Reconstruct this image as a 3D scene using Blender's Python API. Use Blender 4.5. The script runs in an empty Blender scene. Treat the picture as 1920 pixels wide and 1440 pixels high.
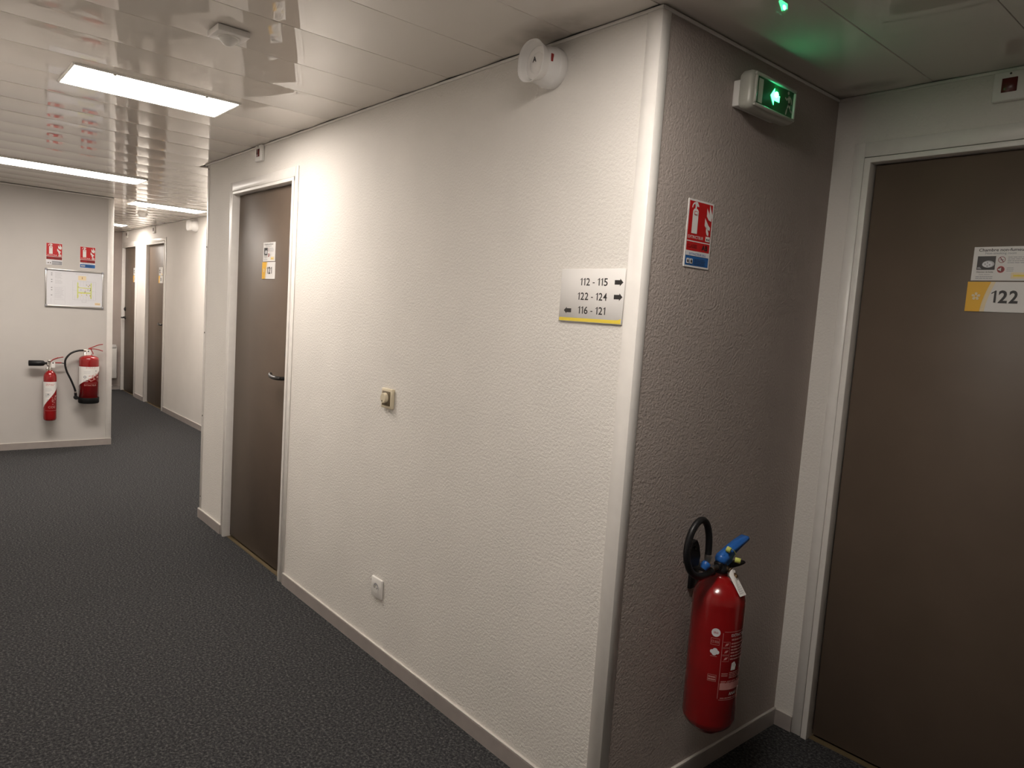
import bpy, bmesh, math, random
from mathutils import Vector, Matrix
random.seed(7)
sc = bpy.context.scene
C = sc.collection
PI = math.pi

# ------------------------------------------------------------------ camera
H = 2.2676            # ceiling height
YR = 0.981            # plane of the right-hand wall (room 122)
YC = 0.971            # plane of the corridor wall
XM = -3.519           # far end of the main wall
XL = -6.178           # plane of the left wall
YL = 0.018            # end of the left wall
XF = -10.29           # far end of the corridor
YB = -2.38            # wall behind the camera
XE = 3.6
cam_d = bpy.data.cameras.new('camera')
cam = bpy.data.objects.new('camera', cam_d); C.objects.link(cam)
R = Vector((0.64961104, 0.7572763, 0.06736539)); U = Vector((-0.11573578, 0.01092678, 0.99321993)); F = Vector((-0.75140583, 0.65300322, -0.09474212))
m = Matrix.Identity(4)
for i in range(3):
    m[i][0] = R[i]; m[i][1] = U[i]; m[i][2] = -F[i]
m[0][3], m[1][3], m[2][3] = 1.23366, -1.49783, 1.44773
cam.matrix_world = m
cam_d.sensor_width = 36; cam_d.lens = 1339.47 / 1920 * 36; cam_d.clip_start = 0.02
sc.camera = cam

# ------------------------------------------------------------------ world, exposure, lamp strengths
w = bpy.data.worlds.new('world'); sc.world = w; w.use_nodes = True
w.node_tree.nodes['Background'].inputs[0].default_value = (0.02, 0.018, 0.016, 1)
w.node_tree.nodes['Background'].inputs[1].default_value = 0.3
sc.view_settings.view_transform = 'Standard'
sc.view_settings.look = 'None'
sc.view_settings.gamma = 1
sc.view_settings.exposure = 1.0
sc.view_settings.use_curve_mapping = False
LAMP = 18.0                      # radiance of the ceiling light diffusers
LAMP_COL = (1.0, 0.915, 0.83)

# ------------------------------------------------------------------ materials
def mat(name, col, rough=0.5, metal=0.0, spec=0.5, emit=None, es=0.0, noise=None, bump=None, coat=0.0, trans=0.0):
    """noise=(scale, amount) mottles the colour, bump=(scale, strength, distance)."""
    M = bpy.data.materials.new(name); M.use_nodes = True
    nt = M.node_tree; b = nt.nodes['Principled BSDF']
    b.inputs['Base Color'].default_value = (*col, 1)
    b.inputs['Roughness'].default_value = rough
    b.inputs['Metallic'].default_value = metal
    b.inputs['Specular IOR Level'].default_value = spec
    if coat: b.inputs['Coat Weight'].default_value = coat; b.inputs['Coat Roughness'].default_value = 0.06
    if trans: b.inputs['Transmission Weight'].default_value = trans
    if emit:
        b.inputs['Emission Color'].default_value = (*emit, 1); b.inputs['Emission Strength'].default_value = es
    if noise or bump:
        tc = nt.nodes.new('ShaderNodeTexCoord')
    if noise:
        n = nt.nodes.new('ShaderNodeTexNoise'); n.inputs['Scale'].default_value = noise[0]; n.inputs['Detail'].default_value = 4
        r = nt.nodes.new('ShaderNodeValToRGB')
        a = noise[1]
        r.color_ramp.elements[0].position = .3; r.color_ramp.elements[1].position = .7
        r.color_ramp.elements[0].color = (*[c * (1 - a) for c in col], 1)
        r.color_ramp.elements[1].color = (*[min(1, c * (1 + a)) for c in col], 1)
        nt.links.new(tc.outputs['Object'], n.inputs['Vector']); nt.links.new(n.outputs['Fac'], r.inputs['Fac'])
        nt.links.new(r.outputs['Color'], b.inputs['Base Color'])
    if bump:
        n2 = nt.nodes.new('ShaderNodeTexNoise'); n2.inputs['Scale'].default_value = bump[0]; n2.inputs['Detail'].default_value = 3
        n2.inputs['Roughness'].default_value = .6
        bp = nt.nodes.new('ShaderNodeBump'); bp.inputs['Strength'].default_value = bump[1]; bp.inputs['Distance'].default_value = bump[2]
        nt.links.new(tc.outputs['Object'], n2.inputs['Vector']); nt.links.new(n2.outputs['Fac'], bp.inputs['Height'])
        nt.links.new(bp.outputs['Normal'], b.inputs['Normal'])
    return M

M = {}
M['paper'] = mat('white_textured_wallpaper', (.75, .72, .68), .75, spec=.3, noise=(3, .03), bump=(115, .9, .0032))
M['paper_smooth'] = mat('white_painted_wall', (.72, .69, .655), .7, spec=.3, noise=(3, .03), bump=(170, .12, .0015))
M['greywall'] = mat('grey_textured_wallpaper', (.42, .365, .335), .75, spec=.3, noise=(3, .05), bump=(115, .9, .0032))
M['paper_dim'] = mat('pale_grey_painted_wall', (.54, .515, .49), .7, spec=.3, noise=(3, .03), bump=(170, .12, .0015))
M['trim'] = mat('white_lacquered_trim', (.80, .77, .735), .35, noise=(20, .03))
M['base'] = mat('grey_baseboard', (.36, .32, .30), .45, noise=(15, .06))
M['baselip'] = mat('light_baseboard_lip', (.62, .58, .54), .4)
M['door'] = mat('taupe_laminate_door', (.128, .094, .070), .5, noise=(7, .05), bump=(60, .06, .001))
M['white'] = mat('white_plastic', (.78, .76, .73), .4)
M['whitegloss'] = mat('white_enamel', (.80, .78, .76), .25)
M['cream'] = mat('cream_plastic', (.68, .60, .44), .4)
M['brown'] = mat('brown_plastic', (.13, .095, .05), .45)
M['darkplastic'] = mat('dark_handle', (.018, .017, .017), .3)
M['black'] = mat('black_rubber', (.008, .008, .009), .42, spec=.35)
M['blackmat'] = mat('matt_black_rubber', (.006, .006, .006), .7, spec=.2)
M['red'] = mat('red_enamel', (.27, .006, .007), .22, coat=.4, noise=(12, .08))
M['redplastic'] = mat('red_plastic', (.30, .02, .018), .4)
M['darkred'] = mat('dark_red_lens', (.10, .008, .006), .25)
M['blue'] = mat('blue_plastic', (.02, .12, .42), .35)
M['yellow'] = mat('yellow_green_clip', (.62, .66, .15), .4)
M['metal'] = mat('brushed_metal', (.55, .52, .48), .32, metal=1)
M['brass'] = mat('brass', (.45, .30, .18), .3, metal=1)
M['alu'] = mat('aluminium_frame', (.62, .61, .60), .28, metal=1)
M['screw'] = mat('steel_screw', (.10, .09, .08), .4, metal=.6)
M['p_white'] = mat('print_white', (.76, .74, .72), .55, spec=.35)
M['p_paper'] = mat('print_paper', (.70, .70, .73), .35)
M['p_red'] = mat('print_red', (.50, .012, .014), .3)
M['p_dred'] = mat('print_dark_red', (.20, .012, .012), .3)
M['p_black'] = mat('print_black', (.02, .018, .018), .35)
M['p_grey'] = mat('print_grey', (.30, .30, .32), .4)
M['p_lgrey'] = mat('print_light_grey', (.50, .50, .52), .4)
M['p_blue'] = mat('print_blue', (.02, .12, .36), .35)
M['p_yellow'] = mat('print_yellow', (.80, .62, .06), .35)
M['p_orange'] = mat('print_orange', (.83, .46, .03), .35)
M['p_sand'] = mat('print_sand', (.80, .66, .42), .35)
M['p_lime'] = mat('print_lime', (.62, .66, .24), .35)
M['p_green'] = mat('print_green', (.02, .13, .045), .3)
M['p_pale'] = mat('print_luminous_pale', (.62, .66, .55), .4)
M['p_pink'] = mat('print_pink', (.55, .25, .23), .4)
M['shell'] = mat('translucent_sign_shell', (.52, .52, .46), .3, trans=.15)
M['led'] = mat('lit_green_arrow', (.1, .6, .3), .4, emit=(.06, 1.0, .33), es=4.5)
M['ledcore'] = mat('green_led', (.1, .9, .5), .4, emit=(.06, 1.0, .42), es=40)
M['concrete'] = mat('plain_outer_face', (.4, .38, .36), .9)

# lit diffuser
def lamp_mat():
    L = bpy.data.materials.new('lit_diffuser'); L.use_nodes = True
    b = L.node_tree.nodes['Principled BSDF']
    b.inputs['Base Color'].default_value = (.9, .9, .88, 1); b.inputs['Roughness'].default_value = .4
    b.inputs['Emission Color'].default_value = (*LAMP_COL, 1); b.inputs['Emission Strength'].default_value = LAMP
    return L
M['lamp'] = lamp_mat()

# glossy PVC ceiling with a sooty stain near the siren
def ceil_mat():
    L = mat('glossy_pvc_ceiling_board', (.68, .635, .585), .006, spec=.85)
    nt = L.node_tree; b = nt.nodes['Principled BSDF']
    g = nt.nodes.new('ShaderNodeNewGeometry')
    out = None
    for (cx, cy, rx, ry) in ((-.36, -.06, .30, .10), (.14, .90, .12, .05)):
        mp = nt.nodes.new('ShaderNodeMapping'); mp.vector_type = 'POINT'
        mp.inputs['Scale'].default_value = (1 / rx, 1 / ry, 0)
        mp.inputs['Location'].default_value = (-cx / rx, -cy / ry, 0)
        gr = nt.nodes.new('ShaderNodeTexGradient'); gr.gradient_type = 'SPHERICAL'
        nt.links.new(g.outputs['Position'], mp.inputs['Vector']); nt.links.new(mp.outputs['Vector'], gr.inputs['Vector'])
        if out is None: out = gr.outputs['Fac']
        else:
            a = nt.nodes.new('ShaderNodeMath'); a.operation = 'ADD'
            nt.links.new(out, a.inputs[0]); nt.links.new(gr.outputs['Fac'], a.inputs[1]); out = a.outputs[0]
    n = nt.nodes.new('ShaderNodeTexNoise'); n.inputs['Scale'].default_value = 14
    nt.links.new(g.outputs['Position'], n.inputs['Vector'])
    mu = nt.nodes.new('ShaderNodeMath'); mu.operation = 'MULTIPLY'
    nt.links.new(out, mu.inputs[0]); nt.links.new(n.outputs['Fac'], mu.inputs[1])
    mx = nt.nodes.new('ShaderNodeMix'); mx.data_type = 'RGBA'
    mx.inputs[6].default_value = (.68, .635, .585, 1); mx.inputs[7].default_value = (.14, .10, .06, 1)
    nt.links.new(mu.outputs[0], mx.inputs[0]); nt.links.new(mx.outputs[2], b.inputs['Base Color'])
    return L
M['ceil'] = ceil_mat()

# looped carpet: dark grey with light and dark flecks
def carpet_mat():
    L = bpy.data.materials.new('charcoal_loop_carpet'); L.use_nodes = True
    nt = L.node_tree; b = nt.nodes['Principled BSDF']; b.inputs['Roughness'].default_value = .95; b.inputs['Specular IOR Level'].default_value = .15
    g = nt.nodes.new('ShaderNodeTexCoord')
    v = nt.nodes.new('ShaderNodeTexVoronoi'); v.inputs['Scale'].default_value = 190
    n = nt.nodes.new('ShaderNodeTexNoise'); n.inputs['Scale'].default_value = 105; n.inputs['Detail'].default_value = 5; n.inputs['Roughness'].default_value = .75
    for x in (v, n): nt.links.new(g.outputs['Object'], x.inputs['Vector'])
    r = nt.nodes.new('ShaderNodeValToRGB'); e = r.color_ramp.elements
    e[0].position = .39; e[0].color = (.018, .0185, .020, 1)
    e[1].position = .66; e[1].color = (.13, .126, .122, 1)
    k = e.new(.52); k.color = (.046, .046, .048, 1)
    nt.links.new(n.outputs['Fac'], r.inputs['Fac']); nt.links.new(r.outputs['Color'], b.inputs['Base Color'])
    ad = nt.nodes.new('ShaderNodeMath'); ad.operation = 'ADD'
    nt.links.new(v.outputs['Distance'], ad.inputs[0]); nt.links.new(n.outputs['Fac'], ad.inputs[1])
    bp = nt.nodes.new('ShaderNodeBump'); bp.inputs['Strength'].default_value = .7; bp.inputs['Distance'].default_value = .003
    nt.links.new(ad.outputs[0], bp.inputs['Height']); nt.links.new(bp.outputs['Normal'], b.inputs['Normal'])
    return L
M['carpet'] = carpet_mat()

# ------------------------------------------------------------------ mesh builder
class MB:
    def __init__(s): s.v = []; s.f = []; s.m = []; s.s = []; s.mats = []
    def mi(s, k):
        if k not in s.mats: s.mats.append(k)
        return s.mats.index(k)
    def add(s, vs, fs, k, smooth=False):
        o = len(s.v); s.v += [tuple(p) for p in vs]; i = s.mi(k)
        for f in fs: s.f.append([o + j for j in f]); s.m.append(i); s.s.append(smooth)
        return s
    def box(s, x0, x1, y0, y1, z0, z1, k, bev=0.0, seg=2):
        if x1 < x0: x0, x1 = x1, x0
        if y1 < y0: y0, y1 = y1, y0
        if z1 < z0: z0, z1 = z1, z0
        if not bev:
            v = [(x, y, z) for x in (x0, x1) for y in (y0, y1) for z in (z0, z1)]
            return s.add(v, [(0, 1, 3, 2), (4, 6, 7, 5), (0, 4, 5, 1), (2, 3, 7, 6), (0, 2, 6, 4), (1, 5, 7, 3)], k)
        bm = bmesh.new(); bmesh.ops.create_cube(bm, size=1)
        for q in bm.verts: q.co = Vector(((x0 + x1) / 2 + q.co.x * (x1 - x0), (y0 + y1) / 2 + q.co.y * (y1 - y0), (z0 + z1) / 2 + q.co.z * (z1 - z0)))
        bmesh.ops.bevel(bm, geom=bm.edges[:], offset=bev, segments=seg, affect='EDGES', profile=.5)
        bm.verts.index_update()
        s.add([q.co[:] for q in bm.verts], [[q.index for q in f.verts] for f in bm.faces], k, True); bm.free(); return s
    def prism(s, pts, n0, n1, k, smooth=False):
        """polygon in the uv plane extruded along the third axis"""
        n = len(pts); v = [(p[0], p[1], n0) for p in pts] + [(p[0], p[1], n1) for p in pts]
        a = sum(pts[i][0] * pts[(i + 1) % n][1] - pts[(i + 1) % n][0] * pts[i][1] for i in range(n))
        up = list(range(n, 2 * n)); dn = list(range(n))[::-1]
        if a < 0: up.reverse(); dn.reverse()
        s.add(v, [up, dn], k)
        s.add(v, [((i, (i + 1) % n, n + (i + 1) % n, n + i) if a > 0 else (i, n + i, n + (i + 1) % n, (i + 1) % n)) for i in range(n)], k, smooth)
        return s
    def flat(s, pts, n, k):
        a = sum(pts[i][0] * pts[(i + 1) % len(pts)][1] - pts[(i + 1) % len(pts)][0] * pts[i][1] for i in range(len(pts)))
        if a < 0: pts = pts[::-1]
        return s.add([(p[0], p[1], n) for p in pts], [list(range(len(pts)))], k)
    def rect(s, u0, v0, u1, v1, n, k): return s.flat([(u0, v0), (u1, v0), (u1, v1), (u0, v1)], n, k)
    def disc(s, u, v, r, n, k, seg=28, r2=None):
        r2 = r2 or r
        return s.flat([(u + r * math.cos(2 * PI * i / seg), v + r2 * math.sin(2 * PI * i / seg)) for i in range(seg)], n, k)
    def ring(s, u, v, ro, ri, n, k, seg=28):
        vs = [(u + r * math.cos(2 * PI * i / seg), v + r * math.sin(2 * PI * i / seg), n) for r in (ro, ri) for i in range(seg)]
        return s.add(vs, [(i, (i + 1) % seg, seg + (i + 1) % seg, seg + i) for i in range(seg)], k)
    def lathe(s, prof, axis_o, axis, k, seg=32, smooth=True, scale=(1, 1)):
        """prof = [(radius, distance along axis)], axis a direction vector"""
        a = Vector(axis).normalized(); t = Vector((0, 0, 1)) if abs(a.z) < .9 else Vector((1, 0, 0))
        e1 = t.cross(a).normalized(); e2 = a.cross(e1); o = Vector(axis_o)
        vs = []
        for r, h in prof:
            for i in range(seg):
                c, q = math.cos(2 * PI * i / seg), math.sin(2 * PI * i / seg)
                vs.append(o + a * h + e1 * (r * c * scale[0]) + e2 * (r * q * scale[1]))
        fs = []
        for j in range(len(prof) - 1):
            for i in range(seg):
                fs.append((j * seg + i, j * seg + (i + 1) % seg, (j + 1) * seg + (i + 1) % seg, (j + 1) * seg + i))
        s.add(vs, fs, k, smooth)
        for j, rev in ((0, True), (len(prof) - 1, False)):
            if prof[j][0] > 1e-4:
                l = [j * seg + i for i in range(seg)]
                s.add([vs[i] for i in l], [list(range(seg))[::-1] if rev else list(range(seg))], k)
        return s
    def tube(s, pts, rad, k, seg=12, smooth_pts=True, n=6):
        P = [Vector(p) for p in pts]
        if smooth_pts and len(P) > 2:
            Q = []
            for i in range(len(P) - 1):
                p0 = P[max(0, i - 1)]; p1 = P[i]; p2 = P[i + 1]; p3 = P[min(len(P) - 1, i + 2)]
                for j in range(n):
                    t = j / n
                    Q.append(.5 * ((2 * p1) + (p2 - p0) * t + (2 * p0 - 5 * p1 + 4 * p2 - p3) * t * t + (3 * p1 - p0 - 3 * p2 + p3) * t ** 3))
            P = Q + [P[-1]]
        rr = rad if isinstance(rad, (list, tuple)) else None
        up = Vector((.123, .31, .94)); vs = []; prev = None
        for i, p in enumerate(P):
            d = (P[min(i + 1, len(P) - 1)] - P[max(i - 1, 0)]).normalized()
            e1 = (prev - d * prev.dot(d)).normalized() if prev else d.cross(up).normalized()
            prev = e1; e2 = d.cross(e1)
            t = i / (len(P) - 1)
            r = rad if rr is None else rr[0] + (rr[1] - rr[0]) * t
            for q in range(seg): vs.append(p + e1 * r * math.cos(2 * PI * q / seg) + e2 * r * math.sin(2 * PI * q / seg))
        L = len(P)
        s.add(vs, [(j * seg + i, j * seg + (i + 1) % seg, (j + 1) * seg + (i + 1) % seg, (j + 1) * seg + i) for j in range(L - 1) for i in range(seg)], k, True)
        s.add([vs[i] for i in range(seg)], [list(range(seg))[::-1]], k); s.add([vs[(L - 1) * seg + i] for i in range(seg)], [list(range(seg))], k)
        return s
    def text(s, txt, u, v, h, n, k, wscale=1.0, align='LEFT', maxw=None, fn=None, bold=0.0, space=1.0):
        vs, fs = glyphs(txt, bold, space)
        if not vs: return s
        x0 = min(p[0] for p in vs); x1 = max(p[0] for p in vs)
        k2 = h / .7; wd = (x1 - x0) * k2 * wscale
        if maxw: wscale *= maxw / wd; wd = maxw
        off = {'LEFT': 0, 'CENTER': -wd / 2, 'RIGHT': -wd}[align]
        s.add([(u + off + (p[0] - x0) * k2 * wscale, v + p[1] * k2, n) for p in vs], fs, k); return s
    def warp(s, fn, start=0): s.v[start:] = [fn(p) for p in s.v[start:]]; return s
    def build(s, name, parent=None, mw=None):
        me = bpy.data.meshes.new(name); me.from_pydata(s.v, [], s.f)
        for k in s.mats: me.materials.append(M[k])
        me.polygons.foreach_set('material_index', s.m); me.polygons.foreach_set('use_smooth', s.s); me.update()
        o = bpy.data.objects.new(name, me); C.objects.link(o)
        if parent: o.parent = parent
        if mw is not None: o.matrix_world = mw
        return o

def numerals(b, txt, u, v, h, n, k, width, bold=.02):
    """digits laid in cells; the 1 has a flag like the lettering on the signs"""
    adv = {'1': .42, '-': .42, ' ': .26}; tot = sum(adv.get(c, .60) for c in txt); sx = width / tot; x = u
    for c in txt:
        a = adv.get(c, .60) * sx
        if c == '1':
            st = a * .30; xr = x + a * .80
            b.flat([(xr - st, v), (xr, v), (xr, v + h), (xr - st * .7, v + h), (xr - st, v + h * .93), (xr - st, v)][:5], n, k)
            b.flat([(x + a * .12, v + h * .70), (x + a * .12, v + h * .80), (xr - st * .5, v + h), (xr - st, v + h * .84)], n + .0001, k)
        elif c == '-': b.rect(x + a * .18, v + h * .32, x + a * .82, v + h * .44, n, k)
        elif c != ' ': b.text(c, x + a * .08, v, h, n, k, maxw=a * .84, bold=bold)
        x += a
    return b
_g = {}
def glyphs(txt, bold, space=1.0):
    key = (txt, bold, space)
    if key in _g: return _g[key]
    cu = bpy.data.curves.new('t', 'FONT'); cu.body = txt; cu.size = 1; cu.resolution_u = 3; cu.offset = bold; cu.space_character = space
    ob = bpy.data.objects.new('t', cu); C.objects.link(ob)
    bpy.context.view_layer.update()
    me = bpy.data.meshes.new_from_object(ob.evaluated_get(bpy.context.evaluated_depsgraph_get()))
    vs = [tuple(v.co) for v in me.vertices]; fs = []
    for p in me.polygons:
        f = list(p.vertices)
        if p.normal.z < 0: f.reverse()
        fs.append(f)
    bpy.data.objects.remove(ob); bpy.data.curves.remove(cu); bpy.data.meshes.remove(me)
    _g[key] = (vs, fs); return _g[key]

def frame(kind, x, y, z):
    """local axes u (right on the wall), v (up), n (out of the wall)"""
    if kind == 'y': cols = ((1, 0, 0), (0, 0, 1), (0, -1, 0))       # wall facing -y
    elif kind == 'x': cols = ((0, 1, 0), (0, 0, 1), (1, 0, 0))      # wall facing +x
    else: cols = ((1, 0, 0), (0, -1, 0), (0, 0, -1))                # under the ceiling
    mt = Matrix.Identity(4)
    for c in range(3):
        for r in range(3): mt[r][c] = cols[c][r]
    mt.translation = (x, y, z); return mt

def tag(o, label=None, cat=None, group=None, kind=None):
    if label: o['label'] = label
    if cat: o['category'] = cat
    if group: o['group'] = group
    if kind: o['kind'] = kind
    return o
def thing(name, mw, label, cat, group=None):
    o = bpy.data.objects.new(name, None); C.objects.link(o); o.empty_display_size = .05; o.matrix_world = mw
    return tag(o, label, cat, group)
def struct(name, label, cat, mb=None, mw=None):
    o = mb.build(name, None, mw) if mb else thing(name, mw, None, None)
    return tag(o, label, cat, kind='structure')

# ------------------------------------------------------------------ room shell
T = .07   # wall thickness
HW = H - .001
fl = MB(); fl.box(XF - .3, XE + .3, YB - .3, YR + .4, -.06, 0, 'carpet')
struct('floor', 'dark grey flecked loop carpet covering the whole hallway', 'floor', fl)

DW = .936; DH = 2.052      # door casing width / opening height
d121 = -3.106; d122 = .075; dA = -8.998; dB = -10.272; DBW = .85
CA = .048                   # margin from casing outer edge to the wall opening
def wall_y(name, label, x0, x1, y, openings, k, mat_k='paper'):
    """wall facing -y with its face at y"""
    b = MB(); x = x0
    for (a, c) in openings:
        b.box(x, a, y, y + T, 0, HW, mat_k); b.box(a, c, y, y + T, DH + .02, HW, mat_k); x = c
    b.box(x, x1, y, y + T, 0, HW, mat_k)
    return struct(name, label, 'wall', b)
op = lambda x, w_: (x + .03, x + w_ - .03)
wall_y('wall_front', 'white textured wallpaper wall with door 121, from the hall corner to the corridor', XM, 0, 0, [op(d121, DW)], 0)
wall_y('wall_right', 'white textured wallpaper wall around door 122', 0, XE, YR, [op(d122, DW)], 0)
wall_y('wall_corridor', 'white wall with two doors along the far corridor', XF, XM, YC, [op(dB, DBW), op(dA, DW)], 0, 'paper_smooth')
b = MB(); b.box(-T, 0, T, YR, 0, HW, 'greywall'); b.add([(0, 0, 0), (0, T, 0), (0, T, HW), (0, 0, HW)], [(0, 1, 2, 3)], 'greywall')
b = MB(); b.box(-T, .0005, 0.0005, YR, 0, HW, 'greywall')
struct('wall_side', 'taupe grey textured wall holding the exit sign and a red extinguisher', 'wall', b)
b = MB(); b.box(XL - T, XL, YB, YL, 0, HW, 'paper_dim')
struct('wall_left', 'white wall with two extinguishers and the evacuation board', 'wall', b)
b = MB(); b.box(XF, XL - T, YL - T, YL, 0, HW, 'paper_smooth')
struct('wall_corridor_left', 'white wall on the left of the narrow corridor', 'wall', b)
b = MB(); b.box(XF - T, XF, YL - T, YC + T, 0, HW, 'greywall')
struct('wall_end', 'taupe grey wall at the far end of the corridor', 'wall', b)
b = MB(); b.box(XM, XM + T, T, YC, 0, HW, 'paper_smooth')
struct('wall_return', 'white wall turning the corner from the front wall into the corridor', 'wall', b)
b = MB(); b.box(XL, XE, YB - T, YB, 0, HW, 'paper_smooth')
struct('wall_back', 'white wall on the side of the hall behind the viewer', 'wall', b)
YO = -1.45
b = MB(); b.box(XM, -.02, YO - T, YO, 0, HW, 'paper'); b.box(XM, XM + T, YB, YO - T, 0, HW, 'paper')
struct('wall_opposite', 'white wall facing the front wall across the hall', 'wall', b)
b = MB(); b.box(-.02 - T, -.0198, YB, YO, 0, HW, 'greywall')
struct('wall_opposite_side', 'grey wall turning away behind the viewer', 'wall', b)
b = MB(); b.box(XE, XE + T, YB - T, YR + T, 0, HW, 'paper_smooth')
struct('wall_near', 'white wall closing the near end of the hall', 'wall', b)

# ceiling: a slab above and one board per plank
b = MB(); b.box(XF - .3, XE + .3, YB - .3, YR + .4, H + .03, H + .09, 'concrete')
ceiling = struct('ceiling', 'glossy off-white ceiling of wide boards reflecting the hall', 'ceiling', b)
PW = .308; S0 = -.627; SAG = .0026
def board_mesh(x0, y0, y1, w_=PW, flip=1, tilt=0.0):
    prof = [(0.0004, .009), (0.0004, .0018), (.0016, 0.0)]
    for i in range(1, 16):
        t = i / 16; prof.append((.0016 + (w_ - .0032) * t, -4 * SAG * t * (1 - t)))
    prof += [(w_ - .0016, 0.0), (w_ - .0004, .0018), (w_ - .0004, .009)]
    prof = [(p[0], p[1] + tilt * (p[0] - w_ / 2)) for p in prof]
    bb = MB(); n = len(prof)
    vs = [(x0 + p[0], y, H + p[1]) for y in (y0, y1) for p in prof]
    sm = list(range(2, 18))
    bb.add(vs, [(i, i + n, i + 1 + n, i + 1) for i in range(n - 1) if i in sm], 'ceil', True)
    bb.add(vs, [(i, i + n, i + 1 + n, i + 1) for i in range(n - 1) if i not in sm], 'ceil')
    bb.add(vs, [(0, n - 1, 2 * n - 1, n)], 'ceil')
    bb.add([vs[i] for i in range(n)], [list(range(n))], 'ceil'); bb.add([vs[n + i] for i in range(n)], [list(range(n))[::-1]], 'ceil')
    return bb
i = 0
k0 = math.ceil((XF - S0) / PW) - 1; k1 = math.floor((XE - S0) / PW)
for k in range(k0, k1 + 1):
    x0 = S0 + k * PW; x1 = x0 + PW; xc = (x0 + x1) / 2
    ya = YB + .004; yb = -.006
    if x0 > -.1: yb = YR - .006
    if x1 < XM + .1: yb = YC - .006
    if xc < XL - .0: ya = YL + .004
    xx0 = max(x0, XF + .002); ww = min(x1, XE - .002) - xx0
    o = board_mesh(xx0, ya, yb, ww, tilt=random.uniform(-.005, .005)).build('ceiling_board', ceiling)

# baseboards
def base(name, label, kind, x, y, lens, h=.061, th=.011):
    b = MB()
    for (a, c) in lens:
        b.box(a, c, 0, h - .006, 0, th, 'base'); b.box(a, c, h - .006, h, 0, th - .001, 'baselip', bev=.0015, seg=1)
    return struct(name, label, 'baseboard', b, frame(kind, x, y, 0))
base('baseboard_front', 'grey baseboard with a pale top lip along the front wall', 'y', 0, 0, [(XM - .011, d121), (d121 + DW, -.046)])
base('baseboard_side', 'grey baseboard under the grey wall', 'x', 0, 0, [(.035, YR)])
base('baseboard_right', 'short grey baseboard left of door 122', 'y', 0, YR, [(.011, d122), (d122 + DW, XE)])
base('baseboard_left', 'grey baseboard under the left wall extinguishers', 'x', XL, 0, [(YB, YL + .004)])
base('baseboard_corridor', 'grey baseboard along the corridor wall', 'y', 0, YC, [(dB + DBW, dA), (dA + DW, XM)])
base('baseboard_end', 'grey baseboard at the end of the corridor', 'x', XF, 0, [(YL, YC)])

# corner trims and cornices
b = MB(); b.box(-.046, .002, -.004, 0, 0, H - .010, 'trim', bev=.0012, seg=1); b.box(0, .0035, -.004, .033, 0, H - .010, 'trim', bev=.0012, seg=1)
struct('trim_1', 'white corner strip between the front wall and the grey wall', 'trim', b)
b = MB(); b.box(XL, XL + .003, YL - .045, YL + .003, .063, H - .010, 'trim', bev=.001, seg=1); b.box(XL - .04, XL + .002, YL, YL + .003, .063, H - .01, 'trim', bev=.001, seg=1)
struct('trim_2', 'white corner strip at the end of the left wall', 'trim', b)
b = MB(); b.box(XM - .003, XM + .03, -.003, 0, .063, H - .010, 'trim', bev=.001, seg=1); b.box(XM - .003, XM, -.003, .04, .063, H - .01, 'trim', bev=.001, seg=1)
t3 = struct('trim_3', 'white corner strip with small screws at the far end of the front wall', 'trim', b)
sm = MB(); sm.lathe([(.0055, 0), (.005, .002), (.002, .003)], (0, 0, 0), (0, -1, 0), 'screw', 12)
first = None
for z in (2.229, 1.75, 1.21, .675, .143):
    if first is None: o = first = sm.build('screw', t3)
    else: o = first.copy(); C.objects.link(o); o.parent = t3
    o.location = (XM + .016, -.003, z)
def cornice(n, label, segs):
    b = MB()
    for (kind, x0, y0, x1, y1) in segs:
        z0 = H - .0125; z1 = H - .0035
        if kind == 'y': b.box(x0, x1, y0 - .006, y0, z0, z1, 'trim', bev=.0012, seg=1)
        else: b.box(x0, x0 + .006, y0, y1, z0, z1, 'trim', bev=.0012, seg=1)
    struct('trim_%d' % n, label, 'trim', b)
cornice(4, 'thin cornice strip along the top of the front wall', [('y', XM - .045, 0, .004, 0)])
cornice(5, 'thin cornice strip along the top of the grey wall', [('x', 0, 0.0, 0, YR)])
cornice(6, 'thin cornice strip along the top of the right wall', [('y', 0.006, YR, XE, YR)])
cornice(7, 'thin cornice strip along the top of the left wall', [('x', XL, YB, XL, YL)])
cornice(8, 'thin cornice strip along the top of the corridor wall', [('y', XF, YC, XM, YC)])

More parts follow.
